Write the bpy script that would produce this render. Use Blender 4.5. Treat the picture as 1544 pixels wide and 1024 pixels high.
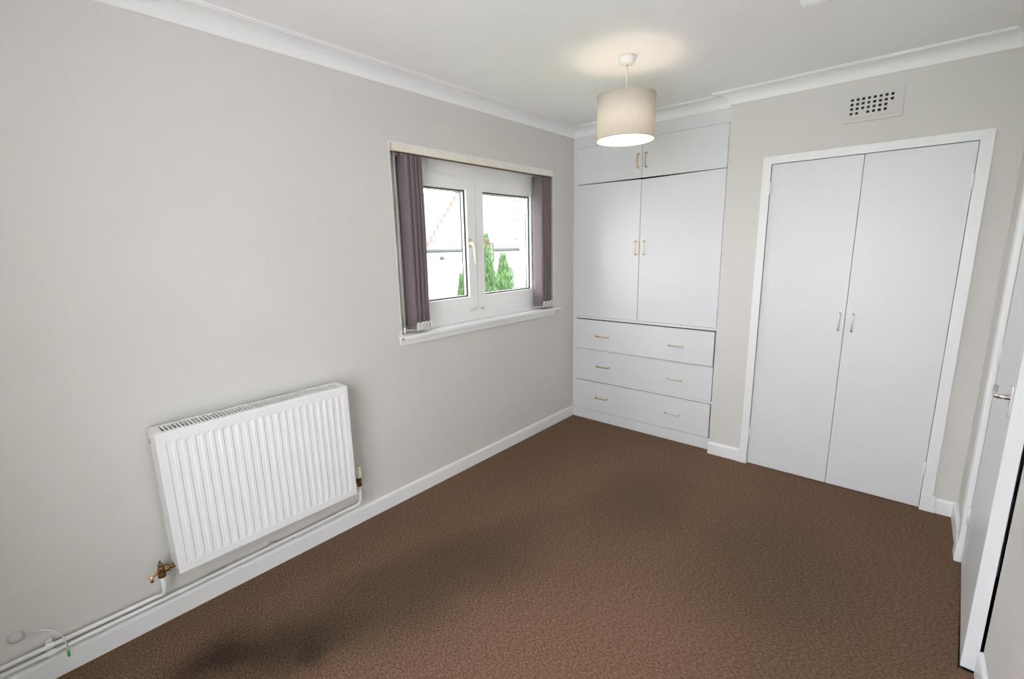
import bpy, bmesh, math, random
from mathutils import Vector, Matrix
random.seed(7)
for o in list(bpy.data.objects): bpy.data.objects.remove(o)
S = bpy.context.scene
COL = S.collection
PI = math.pi

# ------------------------------------------------------------------ camera
cam_d = bpy.data.cameras.new('camera'); cam = bpy.data.objects.new('camera', cam_d); COL.objects.link(cam)
CX, CZ = 2.1907, 1.4914
YAW, PIT, ROLL, FPX = 0.7154, -0.1981, -0.0210, 695.71
fwd = Vector((-math.sin(YAW)*math.cos(PIT), math.cos(YAW)*math.cos(PIT), math.sin(PIT)))
rt = Vector((math.cos(YAW), math.sin(YAW), 0)); up = rt.cross(fwd)
r2 = rt*math.cos(ROLL) + up*math.sin(ROLL); u2 = -rt*math.sin(ROLL) + up*math.cos(ROLL)
m = Matrix((r2, u2, -fwd)).transposed().to_4x4(); m.translation = Vector((CX, 0, CZ))
cam.matrix_world = m
cam_d.sensor_fit = 'HORIZONTAL'; cam_d.sensor_width = 36.0; cam_d.lens = FPX/1544*36.0
cam_d.clip_start = 0.02; cam_d.clip_end = 200
S.camera = cam

# ------------------------------------------------------------------ sky: bright overcast
w = bpy.data.worlds.new('overcast_sky'); S.world = w; w.use_nodes = True
wn = w.node_tree.nodes; bgn = wn['Background']
bgn.inputs['Color'].default_value = (0.957, 0.956, 1.0, 1); bgn.inputs['Strength'].default_value = 5.0
S.view_settings.view_transform = 'Standard'; S.view_settings.look = 'None'
S.view_settings.gamma = 1; S.view_settings.use_curve_mapping = False
S.view_settings.exposure = 0.86
LAMP_W = 1.0

# ------------------------------------------------------------------ materials
def mat(name, col, rough=0.6, metal=0.0, noise=None, bump=None, spec=0.5, noise_amt=0.06, bump_dist=0.002, bump_detail=4):
    """principled material: colour, optional value noise (scale) and bump (scale, strength)"""
    M = bpy.data.materials.new(name); M.use_nodes = True
    nt = M.node_tree; b = nt.nodes['Principled BSDF']
    b.inputs['Base Color'].default_value = (*col, 1); b.inputs['Roughness'].default_value = rough
    b.inputs['Metallic'].default_value = metal; b.inputs['Specular IOR Level'].default_value = spec
    tc = nt.nodes.new('ShaderNodeTexCoord')
    if noise:
        n = nt.nodes.new('ShaderNodeTexNoise'); n.inputs['Scale'].default_value = noise; n.inputs['Detail'].default_value = 5
        nt.links.new(tc.outputs['Object'], n.inputs['Vector'])
        r = nt.nodes.new('ShaderNodeValToRGB')
        r.color_ramp.elements[0].position = 0.3; r.color_ramp.elements[1].position = 0.7
        r.color_ramp.elements[0].color = tuple(c*(1-noise_amt) for c in col)+(1,)
        r.color_ramp.elements[1].color = tuple(min(1, c*(1+noise_amt)) for c in col)+(1,)
        nt.links.new(n.outputs['Fac'], r.inputs['Fac']); nt.links.new(r.outputs['Color'], b.inputs['Base Color'])
    if bump:
        n = nt.nodes.new('ShaderNodeTexNoise'); n.inputs['Scale'].default_value = bump[0]; n.inputs['Detail'].default_value = bump_detail
        nt.links.new(tc.outputs['Object'], n.inputs['Vector'])
        bp = nt.nodes.new('ShaderNodeBump'); bp.inputs['Strength'].default_value = bump[1]; bp.inputs['Distance'].default_value = bump_dist
        nt.links.new(n.outputs['Fac'], bp.inputs['Height']); nt.links.new(bp.outputs['Normal'], b.inputs['Normal'])
    return M

M = {}
M['wall'] = mat('wall_paint', (0.668, 0.646, 0.616), 0.75, noise=2.2, noise_amt=0.012, bump=(70, 0.28), bump_dist=0.003, bump_detail=3)
M['ceil'] = mat('ceiling_paint', (0.92, 0.905, 0.91), 0.85, noise=3, noise_amt=0.01)
M['cornice'] = mat('cornice_paint', (0.87, 0.865, 0.865), 0.7, noise=4, noise_amt=0.01)
M['gloss'] = mat('white_gloss_paint', (0.725, 0.732, 0.752), 0.35, noise=3, noise_amt=0.012, bump=(14, 0.08))
M['trimw'] = mat('white_trim_paint', (0.83, 0.835, 0.84), 0.32, noise=6, noise_amt=0.012)
M['upvc'] = mat('white_upvc', (0.90, 0.90, 0.895), 0.28, noise=5, noise_amt=0.008)
M['cream'] = mat('cream_plastic', (0.84, 0.805, 0.72), 0.45, noise=14, noise_amt=0.05)
M['rad'] = mat('radiator_enamel', (0.83, 0.835, 0.85), 0.28, noise=5, noise_amt=0.008)
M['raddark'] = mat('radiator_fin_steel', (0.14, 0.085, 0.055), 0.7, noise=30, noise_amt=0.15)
M['brass'] = mat('aged_brass', (0.27, 0.17, 0.07), 0.4, 0.85, noise=40, noise_amt=0.3)
M['gold'] = mat('polished_brass', (0.74, 0.52, 0.30), 0.25, 0.95, noise=30, noise_amt=0.1)
M['palegold'] = mat('pale_brass', (0.80, 0.70, 0.52), 0.3, 0.85, noise=30, noise_amt=0.1)
M['chrome'] = mat('satin_chrome', (0.72, 0.70, 0.68), 0.22, 0.95, noise=30, noise_amt=0.05)
M['black'] = mat('black_rubber', (0.02, 0.022, 0.024), 0.6, noise=20, noise_amt=0.1)
M['spacer'] = mat('aluminium_spacer', (0.7, 0.72, 0.72), 0.45, 0.1, noise=20, noise_amt=0.05)
M['dark'] = mat('dark_void', (0.02, 0.018, 0.016), 0.9, noise=6, noise_amt=0.1)
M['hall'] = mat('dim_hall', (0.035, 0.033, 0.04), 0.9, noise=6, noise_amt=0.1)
M['whiteplastic'] = mat('white_plastic', (0.80, 0.80, 0.79), 0.4, noise=9, noise_amt=0.01)
M['greyplastic'] = mat('grey_white_plastic', (0.56, 0.575, 0.575), 0.5, noise=9, noise_amt=0.03)
M['green'] = mat('green_plug', (0.08, 0.62, 0.12), 0.45, noise=9, noise_amt=0.05)
M['threshold'] = mat('dark_green_strip', (0.045, 0.06, 0.05), 0.6, noise=60, noise_amt=0.7)
M['underlay'] = mat('bare_floor', (0.03, 0.027, 0.024), 0.9, noise=20, noise_amt=0.3)
M['wood'] = mat('chipped_bare_wood', (0.55, 0.36, 0.20), 0.8, noise=60, noise_amt=0.3)
M['slate'] = mat('pale_slate', (0.16, 0.165, 0.175), 0.7, noise=7, noise_amt=0.25)
M['redtile'] = mat('red_ridge_tile', (0.34, 0.16, 0.14), 0.8, noise=8, noise_amt=0.2)
M['harl'] = mat('white_harl', (0.78, 0.76, 0.74), 0.9, noise=12, noise_amt=0.05, bump=(60, 0.5))
M['gutter'] = mat('grey_gutter', (0.055, 0.06, 0.06), 0.5, noise=6, noise_amt=0.1)
M['leaf'] = mat('conifer_green', (0.085, 0.165, 0.058), 0.75, noise=6, noise_amt=0.6)
M['trunk'] = mat('bark', (0.12, 0.08, 0.05), 0.9, noise=15, noise_amt=0.3)
M['grass'] = mat('grass_ground', (0.16, 0.22, 0.09), 0.95, noise=3, noise_amt=0.3)
M['archglass'] = mat('grey_arch_window', (0.10, 0.11, 0.12), 0.25, noise=4, noise_amt=0.1)

def m_carpet():
    m_ = bpy.data.materials.new('brown_carpet'); m_.use_nodes = True
    nt = m_.node_tree; b = nt.nodes['Principled BSDF']; N = nt.nodes.new; Lk = nt.links.new
    b.inputs['Roughness'].default_value = 0.95; b.inputs['Specular IOR Level'].default_value = 0.12
    b.inputs['Sheen Weight'].default_value = 0.0
    tc = N('ShaderNodeTexCoord')
    # twisted tufts: streaky noise, stretched along one direction
    mp = N('ShaderNodeMapping'); mp.inputs['Rotation'].default_value = (0, 0, math.radians(38)); mp.inputs['Scale'].default_value = (1, 2.3, 1)
    Lk(tc.outputs['Object'], mp.inputs['Vector'])
    n1 = N('ShaderNodeTexNoise'); n1.inputs['Scale'].default_value = 82; n1.inputs['Detail'].default_value = 5; n1.inputs['Roughness'].default_value = 0.78
    Lk(mp.outputs['Vector'], n1.inputs['Vector'])
    cr = N('ShaderNodeValToRGB'); e = cr.color_ramp.elements
    e[0].position = 0.34; e[0].color = (0.062, 0.035, 0.023, 1); e[1].position = 0.68; e[1].color = (0.345, 0.212, 0.142, 1)
    q = cr.color_ramp.elements.new(0.5); q.color = (0.182, 0.108, 0.070, 1)
    Lk(n1.outputs['Fac'], cr.inputs['Fac'])
    # trodden grey-brown bands and stains with soft, uneven outlines
    wn_ = N('ShaderNodeTexNoise'); wn_.inputs['Scale'].default_value = 2.4; wn_.inputs['Detail'].default_value = 4
    Lk(tc.outputs['Object'], wn_.inputs['Vector'])
    sub = N('ShaderNodeVectorMath'); sub.operation = 'MULTIPLY_ADD'
    Lk(wn_.outputs['Color'], sub.inputs[0]); sub.inputs[1].default_value = (0.34, 0.34, 0); sub.inputs[2].default_value = (-0.17, -0.17, 0)
    wv = N('ShaderNodeVectorMath'); wv.operation = 'ADD'; Lk(tc.outputs['Object'], wv.inputs[0]); Lk(sub.outputs[0], wv.inputs[1])
    col = cr.outputs['Color']
    def blot(cx, cy, rx, ry, rot, tint, amt, soft=0.5):
        nonlocal col
        a = N('ShaderNodeMapping'); a.vector_type = 'TEXTURE'
        a.inputs['Location'].default_value = (cx, cy, 0); a.inputs['Rotation'].default_value = (0, 0, math.radians(rot)); a.inputs['Scale'].default_value = (rx, ry, 1000)
        Lk(wv.outputs[0], a.inputs['Vector'])
        ln = N('ShaderNodeVectorMath'); ln.operation = 'LENGTH'; Lk(a.outputs['Vector'], ln.inputs[0])
        mr = N('ShaderNodeMapRange'); mr.interpolation_type = 'SMOOTHSTEP'
        mr.inputs['From Min'].default_value = 1.0; mr.inputs['From Max'].default_value = 1.0-soft
        mr.inputs['To Min'].default_value = 0.0; mr.inputs['To Max'].default_value = amt
        Lk(ln.outputs['Value'], mr.inputs['Value'])
        mx = N('ShaderNodeMix'); mx.data_type = 'RGBA'; mx.blend_type = 'MULTIPLY'
        Lk(mr.outputs['Result'], mx.inputs['Factor']); Lk(col, mx.inputs['A']); mx.inputs['B'].default_value = (*tint, 1)
        col = mx.outputs['Result']
    blot(1.50, 1.05, 0.72, 0.85, -20, (1.18, 1.16, 1.16), 1.0, 0.55)      # paler patch in the middle foreground
    blot(0.62, 1.05, 0.33, 1.25, -14, (0.56, 0.62, 0.62), 0.85, 0.8)       # trodden band beside the radiator wall
    blot(1.10, 2.35, 0.42, 0.75, 0, (0.64, 0.68, 0.64), 0.75, 0.9)         # under the lamp
    blot(1.85, 2.25, 0.55, 0.65, 20, (0.74, 0.82, 0.78), 0.8, 0.8)         # before the wardrobe
    blot(0.48, 0.52, 0.24, 0.50, -30, (0.42, 0.46, 0.50), 0.8, 0.9)        # dark stain
    blot(0.38, 0.36, 0.17, 0.14, 25, (0.42, 0.46, 0.50), 0.8, 1.0)
    blot(0.62, 0.60, 0.13, 0.10, 30, (0.48, 0.52, 0.55), 0.7, 1.0)
    # pale crumbs of plaster
    v = N('ShaderNodeTexVoronoi'); v.inputs['Scale'].default_value = 9; Lk(tc.outputs['Object'], v.inputs['Vector'])
    lt = N('ShaderNodeMath'); lt.operation = 'LESS_THAN'; lt.inputs[1].default_value = 0.022; Lk(v.outputs['Distance'], lt.inputs[0])
    sepc = N('ShaderNodeSeparateColor'); Lk(v.outputs['Color'], sepc.inputs[0])
    g2 = N('ShaderNodeMath'); g2.operation = 'GREATER_THAN'; g2.inputs[1].default_value = 0.88; Lk(sepc.outputs[0], g2.inputs[0])
    mu = N('ShaderNodeMath'); mu.operation = 'MULTIPLY'; Lk(lt.outputs[0], mu.inputs[0]); Lk(g2.outputs[0], mu.inputs[1])
    mx = N('ShaderNodeMix'); mx.data_type = 'RGBA'; Lk(mu.outputs[0], mx.inputs['Factor']); Lk(col, mx.inputs['A']); mx.inputs['B'].default_value = (0.5, 0.47, 0.43, 1)
    Lk(mx.outputs['Result'], b.inputs['Base Color'])
    bp = N('ShaderNodeBump'); bp.inputs['Strength'].default_value = 0.8; bp.inputs['Distance'].default_value = 0.006
    Lk(n1.outputs['Fac'], bp.inputs['Height']); Lk(bp.outputs['Normal'], b.inputs['Normal'])
    return m_
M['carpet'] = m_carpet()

def m_glass():
    m_ = bpy.data.materials.new('window_glass'); m_.use_nodes = True
    nt = m_.node_tree; nt.nodes.remove(nt.nodes['Principled BSDF']); out = nt.nodes['Material Output']
    t = nt.nodes.new('ShaderNodeBsdfTransparent'); t.inputs['Color'].default_value = (0.97, 0.985, 0.98, 1)
    g = nt.nodes.new('ShaderNodeBsdfGlossy'); g.inputs['Roughness'].default_value = 0.02
    lw = nt.nodes.new('ShaderNodeLayerWeight'); lw.inputs['Blend'].default_value = 0.5
    fr = nt.nodes.new('ShaderNodeMapRange'); fr.inputs['From Min'].default_value = 0.35; fr.inputs['To Min'].default_value = 0.03; fr.inputs['To Max'].default_value = 0.5
    nt.links.new(lw.outputs['Facing'], fr.inputs['Value'])
    mx = nt.nodes.new('ShaderNodeMixShader')
    nt.links.new(fr.outputs[0], mx.inputs[0]); nt.links.new(t.outputs[0], mx.inputs[1]); nt.links.new(g.outputs[0], mx.inputs[2])
    nt.links.new(mx.outputs[0], out.inputs['Surface'])
    return m_
M['glass'] = m_glass()

def m_cloth(name, col, trans, tcol=None, rough=0.9, weave=900):
    m_ = bpy.data.materials.new(name); m_.use_nodes = True
    nt = m_.node_tree; nt.nodes.remove(nt.nodes['Principled BSDF']); out = nt.nodes['Material Output']
    d_ = nt.nodes.new('ShaderNodeBsdfDiffuse'); t = nt.nodes.new('ShaderNodeBsdfTranslucent')
    tc = nt.nodes.new('ShaderNodeTexCoord'); n = nt.nodes.new('ShaderNodeTexNoise'); n.inputs['Scale'].default_value = weave; n.inputs['Detail'].default_value = 2
    mp = nt.nodes.new('ShaderNodeMapping'); mp.inputs['Scale'].default_value = (1, 1, 0.15)
    nt.links.new(tc.outputs['Object'], mp.inputs['Vector']); nt.links.new(mp.outputs['Vector'], n.inputs['Vector'])
    r = nt.nodes.new('ShaderNodeValToRGB')
    r.color_ramp.elements[0].color = tuple(c*0.9 for c in col)+(1,); r.color_ramp.elements[1].color = tuple(min(1, c*1.1) for c in col)+(1,)
    nt.links.new(n.outputs['Fac'], r.inputs['Fac']); nt.links.new(r.outputs['Color'], d_.inputs['Color'])
    t.inputs['Color'].default_value = (*(tcol or col), 1)
    mx = nt.nodes.new('ShaderNodeMixShader'); mx.inputs[0].default_value = trans
    nt.links.new(d_.outputs[0], mx.inputs[1]); nt.links.new(t.outputs[0], mx.inputs[2]); nt.links.new(mx.outputs[0], out.inputs['Surface'])
    return m_
M['slat'] = m_cloth('mauve_blind_fabric', (0.29, 0.24, 0.255), 0.28, (0.40, 0.35, 0.41), weave=260)
M['shade'] = m_cloth('cream_shade_fabric', (0.77, 0.725, 0.65), 0.20, (0.86, 0.77, 0.64), weave=160)

def m_emit(name, col, s):
    m_ = bpy.data.materials.new(name); m_.use_nodes = True
    nt = m_.node_tree; b = nt.nodes['Principled BSDF']; b.inputs['Base Color'].default_value = (0.9, 0.9, 0.88, 1)
    b.inputs['Emission Color'].default_value = (*col, 1); b.inputs['Emission Strength'].default_value = s
    return m_
M['bulb'] = m_emit('lit_bulb', (1.0, 0.84, 0.64), 10)

# ------------------------------------------------------------------ helpers
def link(name, bm, material, parent=None, smooth=False):
    me = bpy.data.meshes.new(name); bmesh.ops.recalc_face_normals(bm, faces=bm.faces); bm.to_mesh(me); bm.free()
    me.materials.append(M[material] if isinstance(material, str) else material)
    if smooth:
        for p in me.polygons: p.use_smooth = True
    o = bpy.data.objects.new(name, me); COL.objects.link(o)
    if parent: o.parent = parent
    return o
def box(bm, x0, x1, y0, y1, z0, z1, bev=0.0):
    x0, x1 = min(x0, x1), max(x0, x1); y0, y1 = min(y0, y1), max(y0, y1); z0, z1 = min(z0, z1), max(z0, z1)
    r = bmesh.ops.create_cube(bm, size=1.0, matrix=Matrix.Translation(((x0+x1)/2, (y0+y1)/2, (z0+z1)/2)) @ Matrix.Diagonal((x1-x0, y1-y0, z1-z0, 1)))
    if bev:
        ed = set()
        for v_ in r['verts']:
            for e_ in v_.link_edges: ed.add(e_)
        bmesh.ops.bevel(bm, geom=list(ed), offset=bev, segments=2, affect='EDGES', profile=0.6)
    return bm
def nb(): return bmesh.new()
def prism(bm, poly, axis, a, b):
    """extrude a 2D polygon along an axis: axis x -> poly (y,z), y -> (x,z), z -> (x,y)"""
    def P(p, t): return {'x': (t, p[0], p[1]), 'y': (p[0], t, p[1]), 'z': (p[0], p[1], t)}[axis]
    va = [bm.verts.new(P(p, a)) for p in poly]; vb = [bm.verts.new(P(p, b)) for p in poly]
    n = len(poly); bm.faces.new(va[::-1]); bm.faces.new(vb)
    for i in range(n): bm.faces.new((va[i], va[(i+1) % n], vb[(i+1) % n], vb[i]))
    return bm
def tube(bm, pts, r, seg=10, cap=True):
    pts = [Vector(p) for p in pts]; rs = r if isinstance(r, (list, tuple)) else [r]*len(pts); rings = []
    ref = None
    for i, p in enumerate(pts):
        d = (pts[min(i+1, len(pts)-1)]-pts[max(i-1, 0)]).normalized()
        if ref is None: ref = d.orthogonal().normalized()
        ref = (ref - d*ref.dot(d)); ref = ref.normalized() if ref.length > 1e-6 else d.orthogonal().normalized()
        b = d.cross(ref)
        rings.append([bm.verts.new(p + (ref*math.cos(2*PI*k/seg) + b*math.sin(2*PI*k/seg))*rs[i]) for k in range(seg)])
    for i in range(len(rings)-1):
        for k in range(seg): bm.faces.new((rings[i][k], rings[i][(k+1) % seg], rings[i+1][(k+1) % seg], rings[i+1][k]))
    if cap: bm.faces.new(rings[0][::-1]); bm.faces.new(rings[-1])
    return bm
def lathe(bm, prof, c=(0, 0, 0), axis='z', seg=32, close=False):
    """revolve (r, h) profile around an axis through c"""
    c = Vector(c); rings = []
    def P(r, h, a):
        u, v_ = r*math.cos(a), r*math.sin(a)
        return c + Vector({'z': (u, v_, h), 'x': (h, u, v_), 'y': (u, h, v_)}[axis])
    for r, h in prof:
        rings.append([bm.verts.new(P(max(r, 1e-5), h, 2*PI*k/seg)) for k in range(seg)])
    n = len(rings)
    for i in range(n if close else n-1):
        A, B = rings[i], rings[(i+1) % n]
        for k in range(seg): bm.faces.new((A[k], A[(k+1) % seg], B[(k+1) % seg], B[k]))
    if not close:
        if prof[0][0] > 1e-4: bm.faces.new(rings[0][::-1])
        if prof[-1][0] > 1e-4: bm.faces.new(rings[-1])
    return bm
def tag(o, label=None, cat=None, group=None, kind=None):
    if label: o['label'] = label
    if cat: o['category'] = cat
    if group: o['group'] = group
    if kind: o['kind'] = kind
    return o
def thing(name, loc, label, cat, group=None, kind=None):
    o = bpy.data.objects.new(name, None); COL.objects.link(o); o.location = loc; o.empty_display_size = 0.05
    bpy.context.view_layer.update()
    return tag(o, label, cat, group, kind)
def part(name, bm, material, parent, smooth=False):
    """part built in world coordinates, parented without moving"""
    o = link(name, bm, material, None, smooth); o.parent = parent
    off = Vector((0, 0, 0)); p = parent
    while p: off += p.location; p = p.parent
    o.data.transform(Matrix.Translation(-off))
    return o
def struct(name, bm, material, label, cat, smooth=False):
    return tag(link(name, bm, material, None, smooth), label, cat, None, 'structure')
def slab_holes(bm, axis, a, b, us, vs, holes):
    """slab between a and b on an axis, grid lines us/vs, cells in holes left open"""
    def P(t, u, v_): return {'x': (t, u, v_), 'y': (u, t, v_)}[axis]
    ver = {}
    def V(t, i, j):
        k = (t, i, j)
        if k not in ver: ver[k] = bm.verts.new(P(t, us[i], vs[j]))
        return ver[k]
    nu, nv = len(us)-1, len(vs)-1
    solid = lambda i, j: 0 <= i < nu and 0 <= j < nv and (i, j) not in holes
    for i in range(nu):
        for j in range(nv):
            if not solid(i, j): continue
            for t in (a, b): bm.faces.new((V(t, i, j), V(t, i+1, j), V(t, i+1, j+1), V(t, i, j+1)))
            if not solid(i-1, j): bm.faces.new((V(a, i, j), V(a, i, j+1), V(b, i, j+1), V(b, i, j)))
            if not solid(i+1, j): bm.faces.new((V(a, i+1, j), V(a, i+1, j+1), V(b, i+1, j+1), V(b, i+1, j)))
            if not solid(i, j-1): bm.faces.new((V(a, i, j), V(a, i+1, j), V(b, i+1, j), V(b, i, j)))
            if not solid(i, j+1): bm.faces.new((V(a, i, j+1), V(a, i+1, j+1), V(b, i+1, j+1), V(b, i, j+1)))
    return bm

# ------------------------------------------------------------------ room dimensions (metres)
H = 2.40; D = 3.3325; D2 = 3.2765; W = 2.512; WN = 2.520; WC = 1.210; YR = -0.56; YB = D+0.60
WY0, WY1, WZ0, WZ1 = 1.552, 3.045, 1.000, 2.058        # window opening, left wall
DY0, DY1, DZ = 2.050, 2.795, 1.985                     # door opening, right wall
RW = (1.02, 2.47, 0.12, 2.32)                          # window opening added behind the camera for fill daylight
HS = 0.086                                             # skirting height

# floor: carpet with a cut edge at the door, bare floor below it
b = prism(nb(), [(0.0, YR), (WN, YR), (WN, DY0), (2.466, DY0+0.002), (W, DY1-0.003), (W, D2+0.02), (WC, D2+0.02), (WC, D+0.02), (0.0, D+0.02)], 'z', -0.012, 0.0)
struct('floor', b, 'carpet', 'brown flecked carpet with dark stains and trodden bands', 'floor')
b = nb(); box(b, -0.3, 4.2, YR-0.3, YB+0.2, -0.16, -0.0125)
struct('floor_base', b, 'underlay', 'dark bare floor under the carpet edge', 'floor')
b = nb(); box(b, -0.3, 4.2, YR-0.3, YB+0.2, H, H+0.15)
struct('ceiling', b, 'ceil', 'plain white painted ceiling', 'ceiling')
b = slab_holes(nb(), 'x', -0.26, 0.0, [YR-0.3, WY0, WY1, YB+0.2], [-0.012, WZ0-0.02, WZ1, H], {(1, 1)})
struct('wall_left', b, 'wall', 'pale grey textured wall with the window and radiator', 'wall')
b = slab_holes(nb(), 'y', D2, D2+0.10, [WC, 1.466, 2.361, W+0.3], [-0.012, 1.9495, H], {(1, 0)})
b2 = struct('wall_back', b, 'wall', 'greige wall around the double wardrobe doors with a vent', 'wall')
b = nb(); box(b, -0.26, W+0.3, YB, YB+0.2, -0.012, H); struct('wall_far', b, 'dark', 'hidden wall at the back of the cupboards', 'wall')
b = nb(); box(b, WC, WC+0.08, D2+0.10, YB, -0.012, H); struct('wall_partition', b, 'dark', 'partition between cupboard and wardrobe', 'wall')
b = slab_holes(nb(), 'x', W, W+0.12, [DY1, YB], [-0.012, H], set())
struct('wall_right', b, 'wall', 'narrow greige wall between the wardrobe and the door', 'wall')
b = slab_holes(nb(), 'x', WN, WN+0.112, [YR-0.3, DY0], [-0.012, H], set())
struct('wall_right_near', b, 'wall', 'pale wall on the latch side of the room door', 'wall')
b = nb(); box(b, WN, WN+0.112, DY0, DY1, DZ+0.03, H); struct('wall_right_over', b, 'wall', 'piece of wall over the room door', 'wall')
b = slab_holes(nb(), 'y', YR-0.25, YR, [-0.0, RW[0], RW[1], WN], [-0.012, RW[2], RW[3], H], {(1, 1)})
struct('wall_rear', b, 'wall', 'rear wall with a wide added window for fill light, behind the viewpoint', 'wall')
# dim hall beyond the door
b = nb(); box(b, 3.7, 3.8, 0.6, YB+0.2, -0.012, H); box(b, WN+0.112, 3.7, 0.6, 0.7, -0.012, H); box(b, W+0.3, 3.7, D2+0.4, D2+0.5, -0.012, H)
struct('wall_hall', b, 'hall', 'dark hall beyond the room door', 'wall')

# cornice: coved profile swept round the room, one trim piece a wall
CW, CD = 0.098, 0.068
prof = [(0.0, H-CD), (0.007, H-CD), (0.009, H-CD+0.004)]
for k in range(0, 9):
    t = k/8*PI/2; prof.append((0.0885-0.0795*math.cos(t), H-CD+0.005+0.053*math.sin(t)))
prof += [(0.0885, H-0.006), (CW, H-0.006), (CW, H), (0.0, H)]
path = [(0.0, YR), (0.0, D), (WC, D), (WC, D2), (W, D2), (W, YR)]
def offs(i, p):
    """mitred inset of path vertex i by p, room on the right-hand side of travel"""
    P0 = Vector(path[i-1]) if i > 0 else None; P1 = Vector(path[i]); P2 = Vector(path[i+1]) if i < len(path)-1 else None
    def nrm(a, c): d = (c-a).normalized(); return Vector((d.y, -d.x))
    if P0 is None: return P1+nrm(P1, P2)*p
    if P2 is None: return P1+nrm(P0, P1)*p
    n1, n2 = nrm(P0, P1), nrm(P1, P2); return P1+(n1+n2)*p
corn_lab = ['white coved cornice along the window wall', 'white coved cornice over the built-in cupboard', 'short return of cornice at the step beside the cupboard', 'white coved cornice above the vent and wardrobe', 'white coved cornice above the room door']
for i in range(len(path)-1):
    b = nb(); A = []; Bv = []
    for p, z in prof:
        q = offs(i, p); r_ = offs(i+1, p); A.append(b.verts.new((q.x, q.y, z))); Bv.append(b.verts.new((r_.x, r_.y, z)))
    n = len(prof)
    for k in range(n): b.faces.new((A[k], A[(k+1) % n], Bv[(k+1) % n], Bv[k]))
    b.faces.new(A[::-1]); b.faces.new(Bv)
    struct('trim_%d' % (i+1), b, 'cornice', corn_lab[i], 'cornice')

# skirting boards with a rounded top edge
def skirt(name, a, c, th, label, h=HS, off_in=0):
    a, c = Vector(a), Vector(c); d = (c-a).normalized(); n = Vector((d.y, -d.x))
    pr = [(0, 0), (th, 0), (th, h-0.012), (th*0.8, h-0.004), (th*0.45, h), (0, h)]
    b = nb(); A = [b.verts.new((*(a+n*p), z)) for p, z in pr]; Bv = [b.verts.new((*(c+n*p), z)) for p, z in pr]
    for k in range(len(pr)): b.faces.new((A[k], A[(k+1) % len(pr)], Bv[(k+1) % len(pr)], Bv[k]))
    b.faces.new(A[::-1]); b.faces.new(Bv)
    return struct(name, b, 'trimw', label, 'baseboard')
skirt('baseboard_left', (0, YR), (0, D), 0.015, 'white skirting board along the radiator wall')
skirt('baseboard_back', (WC-0.004, D2), (1.404, D2), 0.018, 'short white skirting between cupboard and wardrobe')
skirt('baseboard_back_corner', (2.425, D2), (W, D2), 0.018, 'very short white skirting beside the wardrobe casing')
skirt('baseboard_right', (W, D2-0.018), (W, 2.885), 0.018, 'short white skirting between wardrobe corner and door')
skirt('baseboard_right_near', (WN, DY0), (WN, YR), 0.013, 'white skirting on the latch side of the door', 0.095)
skirt('baseboard_rear', (WN, YR), (0, YR), 0.015, 'white skirting under the added rear window')

# ------------------------------------------------------------------ window_1
XF = -0.080                                            # front face of the sashes
win = thing('window_1', (XF, (WY0+WY1)/2, WZ0), 'white double casement window with brass handles in the left wall', 'window', None, 'structure')
def ring(bm, x0, x1, y0, y1, z0, z1, t, bev=0.004):
    """rectangular frame of four mitred bars"""
    O = [(y0, z0), (y1, z0), (y1, z1), (y0, z1)]; I = [(y0+t, z0+t), (y1-t, z0+t), (y1-t, z1-t), (y0+t, z1-t)]
    I2 = [(p[0]+(-bev if k in (0, 3) else bev), p[1]+(-bev if k < 2 else bev)) for k, p in enumerate(I)]
    for k in range(4):
        l = (k+1) % 4
        vs_ = [[bm.verts.new((x0, *p)) for p in (O[k], O[l], I[l], I[k])], [bm.verts.new((x1-bev, *p)) for p in (O[k], O[l], I[l], I[k])],
               [bm.verts.new((x1, *p)) for p in (O[k], O[l], I2[l], I2[k])]]
        A, B_, C_ = vs_
        bm.faces.new(A[::-1]); bm.faces.new(C_)
        for e_ in range(4):
            f_ = (e_+1) % 4
            bm.faces.new((A[e_], A[f_], B_[f_], B_[e_])); bm.faces.new((B_[e_], B_[f_], C_[f_], C_[e_]))
    return bm
b = nb()
for a in ((WY0, 1.612, WZ0-0.002, WZ1), (2.918, WY1, WZ0-0.002, WZ1), (1.612, 2.918, 1.922, WZ1), (1.612, 2.918, WZ0-0.002, 1.108), ): box(b, -0.15, XF-0.016, *a)
box(b, -0.15, -0.125, 2.225, 2.305, 1.108, 1.922)
part('frame', b, 'upvc', win)
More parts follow.
